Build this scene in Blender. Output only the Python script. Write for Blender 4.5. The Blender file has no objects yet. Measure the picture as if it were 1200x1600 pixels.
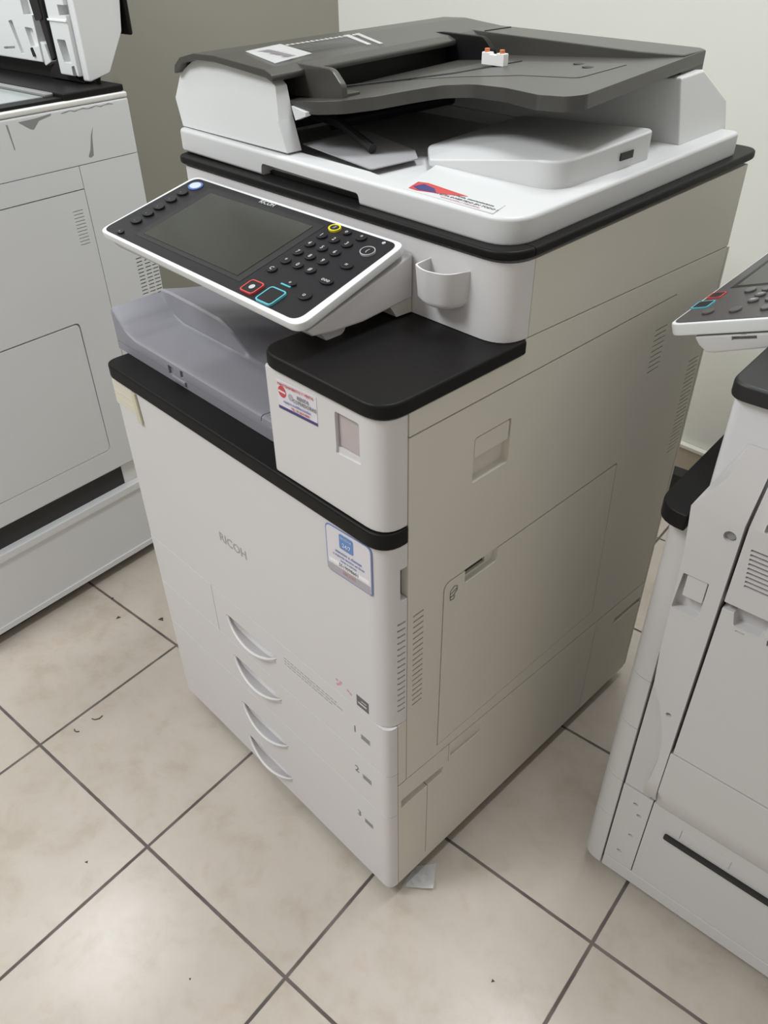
import bpy, bmesh, math, random
from mathutils import Vector, Matrix
R = math.radians
sc = bpy.context.scene
col = sc.collection
random.seed(4)

# ------------------------------------------------------------------ camera
cam = bpy.data.cameras.new('camera'); camo = bpy.data.objects.new('camera', cam); col.objects.link(camo); sc.camera = camo
F, CX, CY, CZ, YAW, PIT, ROL = 1238.8, 0.4632, -0.4414, 1.2691, 0.8110, 0.6481, -0.0159
fwd = Vector((-math.sin(YAW)*math.cos(PIT), math.cos(YAW)*math.cos(PIT), -math.sin(PIT)))
rt = Vector((math.cos(YAW), math.sin(YAW), 0)); up = rt.cross(fwd)
c, s = math.cos(ROL), math.sin(ROL)
ax, ay, az = c*rt+s*up, -s*rt+c*up, -fwd
camo.matrix_world = Matrix(((ax.x, ay.x, az.x, CX), (ax.y, ay.y, az.y, CY), (ax.z, ay.z, az.z, CZ), (0, 0, 0, 1)))
cam.sensor_fit = 'VERTICAL'; cam.sensor_height = 24.0; cam.lens = F/1600*24.0
cam.clip_start = 0.02

# ------------------------------------------------------------------ world, lights, exposure
sc.view_settings.view_transform = 'Standard'; sc.view_settings.look = 'None'
sc.view_settings.gamma = 1.0; sc.view_settings.use_curve_mapping = False
sc.view_settings.exposure = 0.62
w = bpy.data.worlds.new('world'); sc.world = w; w.use_nodes = True
w.node_tree.nodes['Background'].inputs[0].default_value = (1.0, 0.965, 0.90, 1)
w.node_tree.nodes['Background'].inputs[1].default_value = 0.30

def area(name, loc, rot, sx, sy, power, colr=(0.93, 0.97, 1.0)):
    l = bpy.data.lights.new(name, 'AREA'); l.shape = 'RECTANGLE'; l.size = sx; l.size_y = sy; l.energy = power; l.color = colr
    o = bpy.data.objects.new(name, l); o.location = loc; o.rotation_euler = rot; col.objects.link(o); return o
area('ceiling_lamp_front', (-1.15, -1.75, 3.2), (R(18), 0, R(7)), 0.8, 1.0, 46)
area('ceiling_lamp_back', (0.03, 0.75, 3.3), (0, 0, R(7)), 0.5, 0.9, 24)

area('ceiling_lamp_left', (-1.56, -0.20, 2.32), (0, 0, R(7)), 0.22, 0.36, 5)

# ------------------------------------------------------------------ materials
def mat(name, colr, rough=0.5, metal=0, noise=0.0, nscale=8, bump=0.0, bscale=900, spec=0.5, emit=None, alpha=1, trans=0):
    m = bpy.data.materials.new(name); m.use_nodes = True; nt = m.node_tree; b = nt.nodes['Principled BSDF']
    b.inputs['Base Color'].default_value = (*colr, 1); b.inputs['Roughness'].default_value = rough
    b.inputs['Metallic'].default_value = metal; b.inputs['Specular IOR Level'].default_value = spec
    if trans: b.inputs['Transmission Weight'].default_value = trans
    tc = nt.nodes.new('ShaderNodeTexCoord')
    if noise:
        n = nt.nodes.new('ShaderNodeTexNoise'); n.inputs['Scale'].default_value = nscale; n.inputs['Detail'].default_value = 5
        nt.links.new(tc.outputs['Object'], n.inputs['Vector'])
        r = nt.nodes.new('ShaderNodeMix'); r.data_type = 'RGBA'
        r.inputs[6].default_value = (*[x*(1-noise) for x in colr], 1); r.inputs[7].default_value = (*[min(1, x*(1+noise)) for x in colr], 1)
        nt.links.new(n.outputs['Fac'], r.inputs[0]); nt.links.new(r.outputs[2], b.inputs['Base Color'])
    if bump:
        n = nt.nodes.new('ShaderNodeTexNoise'); n.inputs['Scale'].default_value = bscale
        nt.links.new(tc.outputs['Object'], n.inputs['Vector'])
        bp = nt.nodes.new('ShaderNodeBump'); bp.inputs['Strength'].default_value = bump; bp.inputs['Distance'].default_value = 0.0004
        nt.links.new(n.outputs['Fac'], bp.inputs['Height']); nt.links.new(bp.outputs['Normal'], b.inputs['Normal'])
    return m
WHITE = mat('white_plastic', (0.665, 0.645, 0.645), 0.42, noise=0.02, nscale=6, bump=0.12)
WHITE2 = mat('white_plastic_floor_bounce', (0.66, 0.63, 0.56), 0.45, noise=0.02, nscale=6, bump=0.12)  # side panels: warm bounce from the floor is mixed into the white
BRIGHT = mat('bright_white_plastic', (0.70, 0.71, 0.71), 0.42, noise=0.015, nscale=6, bump=0.1)
LIDW = mat('lid_white_plastic', (0.61, 0.615, 0.615), 0.42, noise=0.015, nscale=6, bump=0.1)
QW = mat('right_machine_plastic', (0.575, 0.56, 0.555), 0.45, noise=0.02, nscale=6, bump=0.12)
LGREY = mat('left_machine_plastic', (0.68, 0.685, 0.70), 0.5, noise=0.03, nscale=5, bump=0.12)
DARK = mat('charcoal_plastic', (0.010, 0.009, 0.009), 0.45, bump=0.2, spec=0.15)
DARK2 = mat('dark_feeder_plastic', (0.056, 0.053, 0.047), 0.34, noise=0.06, nscale=10, bump=0.15, spec=0.65)
BLACK = mat('black_plastic', (0.012, 0.012, 0.012), 0.5)
GAP = mat('dark_chassis', (0.035, 0.033, 0.032), 0.8)
GREY = mat('grey_tray_plastic', (0.26, 0.255, 0.285), 0.45, noise=0.02, bump=0.15)
GREYD = mat('darker_grey_plastic', (0.24, 0.24, 0.26), 0.5, bump=0.15)
PANEL = mat('panel_black', (0.014, 0.013, 0.016), 0.38, bump=0.1, spec=0.3)
KEY = mat('key_black', (0.010, 0.010, 0.012), 0.35, spec=0.4)
SCREEN = mat('lcd_screen', (0.028, 0.029, 0.022), 0.25, spec=0.5)
INK = mat('print_ink_grey', (0.13, 0.13, 0.14), 0.6)
INKL = mat('pale_ink', (0.38, 0.36, 0.36), 0.6)
LETW = mat('key_legend', (0.45, 0.45, 0.45), 0.5)
YEL = mat('yellow_ring', (0.72, 0.62, 0.03), 0.4); REDM = mat('red_ring', (0.55, 0.06, 0.06), 0.4); CYAN = mat('cyan_ring', (0.10, 0.42, 0.50), 0.4)
BLUEL = mat('blue_badge', (0.10, 0.16, 0.42), 0.4); PALE = mat('pale_badge', (0.55, 0.62, 0.75), 0.35)
STK = mat('sticker_white', (0.72, 0.69, 0.73), 0.35); STKB = mat('sticker_blue', (0.16, 0.22, 0.48), 0.35); STKL = mat('sticker_light_blue', (0.12, 0.25, 0.55), 0.35)
STKG = mat('sticker_grey', (0.42, 0.39, 0.42), 0.4); STKR = mat('sticker_red', (0.55, 0.07, 0.07), 0.4); NAVY = mat('sticker_navy', (0.06, 0.05, 0.18), 0.4); PINKI = mat('pink_ink', (0.60, 0.30, 0.36), 0.5)
PAPER = mat('paper', (0.85, 0.85, 0.84), 0.7, noise=0.02); TAPE = mat('masking_tape', (0.60, 0.56, 0.42), 0.6); LABP = mat('aged_label', (0.66, 0.62, 0.53), 0.6)
WIND = mat('sensor_window', (0.48, 0.42, 0.42), 0.3, noise=0.12, nscale=25); ORANGE = mat('orange_rubber', (0.70, 0.22, 0.08), 0.5)
GLASS = mat('platen_glass', (0.35, 0.38, 0.38), 0.08); FOAM = mat('white_foam', (0.7, 0.69, 0.68), 0.8); SILVER = mat('silver', (0.5, 0.5, 0.5), 0.35, 0.8)
SCUFF = mat('scuff_grey', (0.26, 0.255, 0.25), 0.6)

# ------------------------------------------------------------------ mesh helpers
def link(name, bm, m, parent=None, auto=35, mats=None):
    bmesh.ops.recalc_face_normals(bm, faces=bm.faces)
    me = bpy.data.meshes.new(name); bm.to_mesh(me); bm.free()
    for q in (mats or [m]): me.materials.append(q)
    me.polygons.foreach_set('use_smooth', [True]*len(me.polygons)); me.set_sharp_from_angle(angle=R(auto))
    o = bpy.data.objects.new(name, me); col.objects.link(o); o.parent = parent
    return o
def B(): return bmesh.new()
def prism(bm, pts, axis, a, b, mi=0):
    def P3(p, t): return {'x': (t, p[0], p[1]), 'y': (p[0], t, p[1]), 'z': (p[0], p[1], t)}[axis]
    v0 = [bm.verts.new(P3(p, a)) for p in pts]; v1 = [bm.verts.new(P3(p, b)) for p in pts]
    fs = [bm.faces.new(v0), bm.faces.new(v1[::-1])]; n = len(pts)
    for i in range(n): fs.append(bm.faces.new((v0[i], v1[i], v1[(i+1) % n], v0[(i+1) % n])))
    for f in fs: f.material_index = mi
    return fs
def rp(pts, r, seg=5):
    n = len(pts); rs = r if isinstance(r, (list, tuple)) else [r]*n; out = []
    for i in range(n):
        p = Vector(pts[i]); a = Vector(pts[i-1])-p; b = Vector(pts[(i+1) % n])-p
        if rs[i] <= 0: out.append(tuple(p)); continue
        th = a.angle(b); la = .49 if rs[i-1] > 0 else .98; lb = .49 if rs[(i+1) % n] > 0 else .98; d = min(rs[i]/math.tan(th/2), a.length*la, b.length*lb); q0 = p+a.normalized()*d; q1 = p+b.normalized()*d
        for k in range(seg+1):
            t = k/seg; out.append(tuple((1-t)**2*q0+2*t*(1-t)*p*1.0+t*t*q1) if th < 3.0 else tuple(q0.lerp(q1, t)))
    return out
def rect(a, b, c, d): return [(a, c), (b, c), (b, d), (a, d)]
def box(bm, x0, x1, y0, y1, z0, z1, mi=0): return prism(bm, rect(x0, x1, y0, y1), 'z', z0, z1, mi)
def bev(bm, wd=0.001, seg=2, ang=50):
    bmesh.ops.recalc_face_normals(bm, faces=bm.faces)
    es = [e for e in bm.edges if len(e.link_faces) == 2 and e.calc_face_angle() > R(ang)]
    bmesh.ops.bevel(bm, geom=es, offset=wd, segments=seg, profile=0.5, affect='EDGES', clamp_overlap=True); return bm
def tube(bm, pts, r, seg=8, cap=True, mi=0):
    pts = [Vector(p) for p in pts]; rings = []; n = len(pts)
    for i, p in enumerate(pts):
        t = (pts[min(i+1, n-1)]-pts[max(i-1, 0)]).normalized(); u = t.cross(Vector((0, 0, 1)))
        if u.length < .05: u = t.cross(Vector((1, 0, 0)))
        u.normalize(); v = t.cross(u); rr = r[i] if isinstance(r, list) else r
        rings.append([bm.verts.new(p+(u*math.cos(2*math.pi*k/seg)+v*math.sin(2*math.pi*k/seg))*rr) for k in range(seg)])
    for a, b in zip(rings, rings[1:]):
        for k in range(seg): bm.faces.new((a[k], a[(k+1) % seg], b[(k+1) % seg], b[k])).material_index = mi
    if cap: bm.faces.new(rings[0][::-1]).material_index = mi; bm.faces.new(rings[-1]).material_index = mi
def circ(cx, cy, r, n=20, ry=None): return [(cx+r*math.cos(2*math.pi*k/n), cy+(ry or r)*math.sin(2*math.pi*k/n)) for k in range(n)]
def cut(o, cbm):
    bmesh.ops.recalc_face_normals(cbm, faces=cbm.faces)
    me = bpy.data.meshes.new('t'); cbm.to_mesh(me); cbm.free(); co = bpy.data.objects.new('t', me); col.objects.link(co)
    par = o.parent; o.parent = None
    md = o.modifiers.new('b', 'BOOLEAN'); md.object = co; md.operation = 'DIFFERENCE'; md.solver = 'EXACT'; md.use_self = True; bb = [tuple(q) for q in o.bound_box]
    bpy.context.view_layer.update(); dg = bpy.context.evaluated_depsgraph_get()
    ne = bpy.data.meshes.new_from_object(o.evaluated_get(dg))
    if not ne.vertices or max(abs(max(v.co[k] for v in ne.vertices)-bb[6][k]) for k in range(3)) > .002: print('CUT FAIL', o.name, len(ne.vertices))
    o.modifiers.clear(); old = o.data; o.data = ne; bpy.data.meshes.remove(old)
    bpy.data.objects.remove(co); bpy.data.meshes.remove(me); o.parent = par
    ne.polygons.foreach_set('use_smooth', [True]*len(ne.polygons)); ne.set_sharp_from_angle(angle=R(35)); ne.name = o.name
    return o
def text(name, body, size, loc, right, upv, m, parent, ext=0.00012, bold=0.0, align='CENTER'):
    cu = bpy.data.curves.new(name, 'FONT'); cu.body = body; cu.size = size; cu.extrude = ext; cu.offset = bold; cu.align_x = align; cu.align_y = 'CENTER'; cu.resolution_u = 2
    o = bpy.data.objects.new(name, cu); col.objects.link(o); bpy.context.view_layer.update()
    me = bpy.data.meshes.new_from_object(o.evaluated_get(bpy.context.evaluated_depsgraph_get())); bpy.data.objects.remove(o); bpy.data.curves.remove(cu)
    r = Vector(right).normalized(); u = Vector(upv).normalized(); nrm = r.cross(u)
    me.transform(Matrix(((r.x, u.x, nrm.x, loc[0]), (r.y, u.y, nrm.y, loc[1]), (r.z, u.z, nrm.z, loc[2]), (0, 0, 0, 1))))
    me.materials.clear(); me.materials.append(m); me.name = name
    o = bpy.data.objects.new(name, me); col.objects.link(o); o.parent = parent; return o
def thing(name, label, cat, loc=(0, 0, 0), rz=0, group=None):
    o = bpy.data.objects.new(name, None); col.objects.link(o); o.location = loc; o.rotation_euler = (0, 0, rz); o['label'] = label; o['category'] = cat
    if group: o['group'] = group
    o.empty_display_size = 0.1; return o
def tag(o, label, cat, group=None):
    o['label'] = label; o['category'] = cat
    if group: o['group'] = group
    return o
def struct(o): o['kind'] = 'structure'; return o

# ------------------------------------------------------------------ the room
def floor_material():
    m = bpy.data.materials.new('floor_tiles'); m.use_nodes = True; nt = m.node_tree; b = nt.nodes['Principled BSDF']; N = nt.nodes.new; L = nt.links.new
    tc = N('ShaderNodeTexCoord'); sep = N('ShaderNodeSeparateXYZ'); L(tc.outputs['Object'], sep.inputs[0])
    def mth(op, a, b_=None, v=None):
        n = N('ShaderNodeMath'); n.operation = op
        for i, q in enumerate((a, b_)):
            if q is None: continue
            if isinstance(q, (int, float)): n.inputs[i].default_value = q
            else: L(q, n.inputs[i])
        return n.outputs[0]
    ms = []; ids = []
    wob = N('ShaderNodeTexNoise'); wob.inputs['Scale'].default_value = 60; L(tc.outputs['Object'], wob.inputs[0])
    for ch in (0, 1):
        t = mth('DIVIDE', sep.outputs[ch], 0.3322); fr = mth('FRACT', t); d = mth('ABSOLUTE', mth('SUBTRACT', fr, 0.5)); ids.append(mth('FLOOR', t))
        d = mth('ADD', d, mth('MULTIPLY', mth('SUBTRACT', wob.outputs['Fac'], 0.5), 0.003)); ms.append(d)
    dm = mth('MAXIMUM', ms[0], ms[1])
    mr = N('ShaderNodeMapRange'); mr.inputs[1].default_value = 0.4900; mr.inputs[2].default_value = 0.4935; L(dm, mr.inputs[0])
    # tile colour: cream marbling with per tile shift
    cb = N('ShaderNodeCombineXYZ'); L(ids[0], cb.inputs[0]); L(ids[1], cb.inputs[1])
    wn = N('ShaderNodeTexWhiteNoise'); wn.noise_dimensions = '3D'; L(cb.outputs[0], wn.inputs[0])
    va = N('ShaderNodeVectorMath'); va.operation = 'MULTIPLY_ADD'; L(wn.outputs['Color'], va.inputs[0]); va.inputs[1].default_value = (9, 9, 9); L(tc.outputs['Object'], va.inputs[2])
    n1 = N('ShaderNodeTexNoise'); n1.inputs['Scale'].default_value = 13; n1.inputs['Detail'].default_value = 8; n1.inputs['Roughness'].default_value = 0.62; n1.inputs['Distortion'].default_value = 0.25; L(va.outputs[0], n1.inputs[0])
    cr = N('ShaderNodeValToRGB'); e = cr.color_ramp.elements; e[0].position = 0.33; e[0].color = (0.445, 0.385, 0.32, 1); e[1].position = 0.68; e[1].color = (0.52, 0.465, 0.405, 1)
    k = e.new(0.48); k.color = (0.495, 0.44, 0.38, 1); L(n1.outputs['Fac'], cr.inputs[0])
    n2 = N('ShaderNodeTexNoise'); n2.inputs['Scale'].default_value = 26; n2.inputs['Detail'].default_value = 6; L(va.outputs[0], n2.inputs[0])
    c2 = N('ShaderNodeValToRGB'); e = c2.color_ramp.elements; e[0].position = 0.60; e[0].color = (0, 0, 0, 1); e[1].position = 0.78; e[1].color = (1, 1, 1, 1); L(n2.outputs['Fac'], c2.inputs[0])
    mx0 = N('ShaderNodeMix'); mx0.data_type = 'RGBA'; f0 = mth('MULTIPLY', c2.outputs[0], 0.30); L(f0, mx0.inputs[0]); L(cr.outputs[0], mx0.inputs[6]); mx0.inputs[7].default_value = (0.40, 0.27, 0.17, 1)
    n3 = N('ShaderNodeTexNoise'); n3.inputs['Scale'].default_value = 14; L(tc.outputs['Object'], n3.inputs[0])
    c3 = N('ShaderNodeValToRGB'); e = c3.color_ramp.elements; e[0].position = 0.35; e[0].color = (0.085, 0.070, 0.062, 1); e[1].position = 0.7; e[1].color = (0.165, 0.140, 0.128, 1); L(n3.outputs['Fac'], c3.inputs[0])
    mx = N('ShaderNodeMix'); mx.data_type = 'RGBA'; L(mr.outputs[0], mx.inputs[0]); L(mx0.outputs[2], mx.inputs[6]); L(c3.outputs[0], mx.inputs[7]); L(mx.outputs[2], b.inputs['Base Color'])
    rr = N('ShaderNodeMapRange'); rr.inputs[3].default_value = 0.24; rr.inputs[4].default_value = 0.8; L(mr.outputs[0], rr.inputs[0]); L(rr.outputs[0], b.inputs['Roughness'])
    inv = mth('SUBTRACT', 1.0, mr.outputs[0]); hh = mth('ADD', inv, mth('MULTIPLY', n2.outputs['Fac'], 0.12))
    bp = N('ShaderNodeBump'); bp.inputs['Strength'].default_value = 0.5; bp.inputs['Distance'].default_value = 0.0015; L(hh, bp.inputs['Height']); L(bp.outputs[0], b.inputs['Normal'])
    return m
bm = B(); box(bm, -2.2, 4.0, -2.6, 2.6, -0.05, 0); fl = link('floor', bm, floor_material()); fl.location = (-0.6872, -0.2709, 0); fl.rotation_euler = (0, 0, 0.1168); struct(fl)
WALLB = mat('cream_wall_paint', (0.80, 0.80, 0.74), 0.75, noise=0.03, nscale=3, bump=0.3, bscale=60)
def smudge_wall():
    m = mat('shaded_wall_paint', (0.31, 0.297, 0.25), 0.8, noise=0.04, nscale=2, bump=0.3, bscale=60); nt = m.node_tree; b = nt.nodes['Principled BSDF']  # the left wall's shade is built into this darker base colour
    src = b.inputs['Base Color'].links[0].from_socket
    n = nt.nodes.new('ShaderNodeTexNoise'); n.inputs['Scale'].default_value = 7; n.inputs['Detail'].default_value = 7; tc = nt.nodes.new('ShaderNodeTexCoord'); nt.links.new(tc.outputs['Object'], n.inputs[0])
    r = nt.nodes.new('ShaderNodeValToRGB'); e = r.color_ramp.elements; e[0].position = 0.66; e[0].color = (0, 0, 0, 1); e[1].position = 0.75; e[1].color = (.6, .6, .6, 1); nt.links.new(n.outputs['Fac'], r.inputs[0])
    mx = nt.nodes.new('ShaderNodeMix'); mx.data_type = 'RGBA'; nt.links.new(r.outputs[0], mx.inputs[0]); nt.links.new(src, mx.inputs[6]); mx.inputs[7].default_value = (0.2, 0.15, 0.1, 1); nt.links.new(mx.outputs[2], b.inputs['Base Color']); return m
bm = B(); box(bm, -1.80, 3.0, 1.45, 1.55, 0, 3.40); struct(link('wall_back', bm, WALLB))
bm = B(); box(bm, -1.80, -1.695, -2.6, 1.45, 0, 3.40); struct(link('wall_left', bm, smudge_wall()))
bm = B(); box(bm, -1.695, 3.0, 1.434, 1.449, 0.0, 0.075); bev(bm, .003); struct(link('baseboard_back', bm, mat('tan_skirting_tile', (0.50, 0.42, 0.33), 0.5, noise=0.1, nscale=12)))
bm = B(); box(bm, -1.695, 3.0, 1.430, 1.449, 0.075, 0.087); bev(bm, .003); struct(link('trim_1', bm, mat('skirting_mortar', (0.72, 0.69, 0.62), 0.8, noise=0.05, nscale=30)))

# ================================================================== centre photocopier
M = thing('photocopier', 'tall white photocopier with black shelf and tilted touch panel in the middle', 'photocopier')
T = 0.012
seam = lambda y: 0.2930-0.05*(y-0.04) if y > .04 else 0.2930
# chassis: dark body behind all panels
bm = B(); box(bm, -0.575, -T-.0005, 0.036, 0.655, 0.035, 0.74); box(bm, -0.180, -T-.0005, 0.036, 0.655, 0.74, 0.884); box(bm, -0.575, -0.180, 0.42, 0.655, 0.74, 0.90); link('chassis', bm, GAP, M)
def left_round(x0, x1, y0, y1, r0, r1): return rp([(x0, y1), (x0, y0), (x1, y0), (x1, y1)], [0, r0, r1, 0], 7)
# front door
bm = B(); prism(bm, left_round(-0.587, 0, 0, 0.0335, .012, .030), 'z', 0.4262, 0.7245); bev(bm, .0008)
fd = link('front_door', bm, WHITE, M)
cb = B(); box(cb, -0.014, 0.02, 0.0225, 0.05, 0.643, 0.692)
for i in range(16):
    z = 0.452+i*0.0103; box(cb, -0.010, 0.02, 0.0185, 0.0305, z, z+0.0030)
cut(fd, cb)
text('lettering', 'RICOH', 0.0215, (-0.3125, -0.0002, 0.557), (1, 0, 0), (0, 0, 1), INKL, fd, bold=.0003)
bm = B()
for i, wl in enumerate((.112, .118, .106)):
    x = -.219
    while x < -.219+wl:
        l = random.uniform(.004, .012); box(bm, x, x+l, -0.0002, 0.0001, 0.3985-i*.006, 0.4005-i*.006); x += l+.002
link('notice_text', bm, INKL, fd)
bm = B(); box(bm, -.059, -.036, -.0003, .0001, .434, .4545); box(bm, -.056, -.040, -.0005, .0001, .4405, .443, 1); box(bm, -.050, -.040, -.0005, .0001, .4475, .4485, 1); link('energy_mark', bm, INK, fd, mats=[INK, WHITE])
bm = B()
for x, z in ((-.100, .449), (-.095, .445), (-.092, .450), (-.099, .441), (-.078, .445), (-.073, .443)): box(bm, x, x+.004, -.0003, .0001, z, z+.0035)
link('tiny_mark', bm, PINKI, fd)
# dark cap strip above the door
bm = B(); prism(bm, rp([(-0.592, 0.50), (-0.592, -0.004), (0.002, -0.004), (0.002, 0.0335), (-0.19, .0335), (-0.19, .50)], [0, .022, .032, 0, 0, 0], 7), 'z', 0.7255, 0.7475); bev(bm, .003, 3); link('cap_strip', bm, DARK, M)
# aged label and tape on the top left of the door
bm = B(); box(bm, -.583, -.520, -.0010, .0002, .682, .722); box(bm, -.583, -.512, -.0014, -.0010, .7045, .7055, 1); box(bm, -.575, -.512, -.0014, -.0010, .694, .695, 1); link('aged_label', bm, LABP, M, mats=[LABP, TAPE])
bm = B(); prism(bm, [(-.5235, .7245), (-.514, .722), (-.509, .674), (-.520, .672)], 'y', -.0035, -.0008); link('tape_strip', bm, TAPE, M)
# paper drawers (handles below)
def crescent(zt, x0=-.367, x1=-.241, sag=.024, n=14):
    lo = [(x0+(x1-x0)*k/n, zt-sag*math.sin(math.pi*k/n)**0.8) for k in range(n+1)]; return lo
def drawer(name, x0, z0, z1, zs, number=None, zn=0):
    bm = B(); prism(bm, left_round(x0, 0, 0, 0.0170, (.010 if x0 < -.5 else .0), .0165), 'z', z0, z1); bev(bm, .0006)
    if zs: 
        bm2 = B(); box(bm2, -.42, -.20, .016, .034, z0+.004, z1-.004)
    o = link(name, bm, WHITE, M)
    if zs:
        link('pocket_backing', bm2, WHITE, o)
        cb = B()
        for zt in zs:
            pts = [(-.369, zt), (-.369, zt+.004), (-.362, zt+.006), (-.246, zt+.006), (-.239, zt+.004), (-.239, zt)]+[p for p in crescent(zt, -.369, -.239, .033)][::-1][1:-1]
            prism(cb, pts, 'y', -.01, .02)
        cut(o, cb)
        for zt in zs:
            hb = B(); n = 16; P0 = []
            for k in range(n+1):
                u = k/n; x = -.369+.130*u; sn = math.sin(math.pi*u); P0.append((x, .003-.012*sn**.7, zt+.001-.022*sn**.8))
            # bar: flat lip cross section swept along the arc
            rings = []
            for (x, y, z) in P0:
                rings.append([hb.verts.new(v) for v in ((x, y, z+.0022), (x, y-.0022, z+.0012), (x, y-.0026, z-.0010), (x, y-.0010, z-.0040), (x, .0005, z-.0125), (x, .0120, z-.0125), (x, y+.0022, z+.0012))])
            for a, b in zip(rings, rings[1:]):
                for k in range(7): hb.faces.new((a[k], a[(k+1) % 7], b[(k+1) % 7], b[k]))
            hb.faces.new(rings[0]); hb.faces.new(rings[-1][::-1]); link('handle', hb, WHITE, o, auto=60)
    if number:
        text('tray_number', number, 0.019, (-.066, -0.0002, zn+.004), (1, 0, 0), (0, 0, 1), INK, o)
        hb = B(); box(hb, -.054, -.036, -.0003, .0001, zn-.005, zn+.005); [box(hb, -.0525, -.0375, -.0005, .0001, zn-.003+q*.003, zn-.0022+q*.003, 1) for q in range(3)]; link('size_mark', hb, INKL, o, mats=[INKL, INK])
    return o
bm = B(); prism(bm, left_round(-0.587, -.4015, 0, 0.0170, .010, 0), 'z', 0.3241, 0.4255); bev(bm, .0006); link('left_panel', bm, WHITE, M)
drawer('paper_drawer', -.4005, .3241, .4255, (.380,), '1', .372)
drawer('paper_drawer', -.587, .2257, .3235, (.287,), '2', .281)
drawer('paper_drawer', -.587, .030, .2250, (.169, .078), '3', .169)
# side pieces
bm = B(); box(bm, -.045, 0, .0180, .0335, .2945, .4255); bev(bm, .0008); link('side_strip', bm, WHITE2, M)
bm = B(); pts = [(.0345, seam(.0345)+.0008), (.668, seam(.668)+.0008), (.668, .891), (.2125, .9025), (.2125, .8845), (.0345, .8845)]
prism(bm, pts, 'x', -T, 0); bev(bm, .0012); sd = link('side_cover', bm, WHITE2, M)
door = rp([(.098, .311), (.098, .621), (.470, .621), (.486, .311)], [0, .012, .004, 0], 4)
door_o = rp([(.0958, .3108), (.0955, .6236), (.4708, .6236), (.4868, .3108)], [0, .012, .004, 0], 4)
cb = B(); prism(cb, door_o, 'x', -.05, .05)
prism(cb, rp(rect(.1365, .2005, .7515, .8115), .004), 'x', -.0105, .02)
for i in range(18): z = .4445+i*.0094; box(cb, -.0105, .02, .0435, .0615, z, z+.0031)
for i in range(9): z = .754+i*.0078; box(cb, -.009, .02, .505-.000*i, .535, z, z+.0018)
for i in range(23): z = .566+i*.0073; box(cb, -.009, .02, .631, .661, z, z+.0018)
box(cb, -.0105, .02, .03, .544, .8560, .8580)
cut(sd, cb)
# thin line of the top cover on the side (scanner joint)
bm = B(); prism(bm, door, 'x', -.0115, 0); bev(bm, .0012); bd = link('bypass_door', bm, WHITE2, M)
cb = B(); prism(cb, rp([(.135, .600), (.135, .63), (.198, .63), (.198, .600)], [.006, 0, 0, .006]), 'x', -.008, .02); box(cb, -.02, -.004, .139, .182, .604, .63); cut(bd, cb)
bm = B(); box(bm, -.020, -.0117, .10, .47, .32, .615); link('door_backing', bm, GAP, bd)
bm = B(); tube(bm, [(.0002, .1085, .594), (.0002, .1085, .604), (.0002, .1155, .609), (.0002, .1215, .606), (.0002, .1215, .600), (.0002, .1140, .594), (.0002, .1085, .594)], .0006, 5); tube(bm, [(.0002, .1085, .599), (.0002, .1215, .603)], .0006, 5); tube(bm, [(.0002, .1085, .594), (.0002, .109, .589), (.0002, .115, .588), (.0002, .117, .593)], .0006, 5); link('tray_icon', bm, INK, bd)
bm = B(); prism(bm, rp(rect(.1385, .1985, .7835, .8095), .003), 'x', -.010, -.0006); bev(bm, .0015); link('latch', bm, WHITE2, M)
# lower bank side
bm = B(); pts = [(.0180, .030), (.668, .030), (.668, seam(.668)-.0008), (.05, seam(.05)-.0008), (.018, .2922)]
prism(bm, pts, 'x', -T, 0); bev(bm, .001); bk = link('bank_side_cover', bm, WHITE2, M)
cb = B()
prism(cb, rp([(.0235, .232), (.110, .232), (.113, .2465), (.0235, .2535)], .003), 'x', -.009, .02)
cut(bk, cb); cb = B(); box(cb, -.0105, .02, .0783, .0797, .050, .2345); box(cb, -.0105, .02, .5105, .5119, .030, .2655)
prism(cb, rp([(.128, .2545), (.1975, .250), (.1975, .2700), (.128, .2745)], .004), 'x', -.0035, .02)
box(cb, -.010, .02, .1232, .1244, .248, .30); prism(cb, [(.578, .216), (.67, .213), (.67, .225), (.578, .229)], 'x', -.008, .02); cut(bk, cb)
# rear and left shell
bm = B(); box(bm, -0.587, 0, .6685, .674, .035, .89); box(bm, -.587, -.5755, .036, .668, .035, .7250); box(bm, -.587, -.5755, .42, .668, .748, .9); link('rear_shell', bm, WHITE2, M)
for x, y in ((-.54, .08), (-.05, .08), (-.54, .60), (-.05, .60)):
    bm = B(); prism(bm, circ(y, .0155, .0155), 'x', x-.010, x+.010); bev(bm, .002); box(bm, x-.012, x+.012, y-.016, y+.016, .024, .036); link('caster', bm, BLACK, M)
# upper right box and shelf
bm = B(); prism(bm, left_round(-0.186, 0, 0, 0.0335, .006, .030), 'z', 0.7485, 0.8845); bev(bm, .0018); ub = link('toner_cover', bm, WHITE, M)
cb = B(); prism(cb, rp(rect(-.071, -.035, .830, .873), .003), 'y', -.01, .006); prism(cb, rp([(-.072, .823), (-.034, .825), (-.035, .832), (-.071, .832)], .002), 'y', -.01, .0025); cut(ub, cb)
bm = B(); box(bm, -.0695, -.0365, .0045, .0065, .8315, .8715); link('status_window', bm, WIND, ub)
bm = B(); box(bm, -.186, -.0125, .034, .42, .7485, .8845); link('inner_wall', bm, GREY, M)
bm = B(); prism(bm, rp([(-0.190, 0.25), (-0.190, -0.004), (0.003, -0.004), (0.003, 0.2120), (-.0125, .2120), (-.0125, .25)], [0, .030, .034, 0, 0, 0], 8), 'z', 0.8855, 0.9030); bev(bm, .0035, 3); link('shelf_top', bm, DARK, M)
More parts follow.
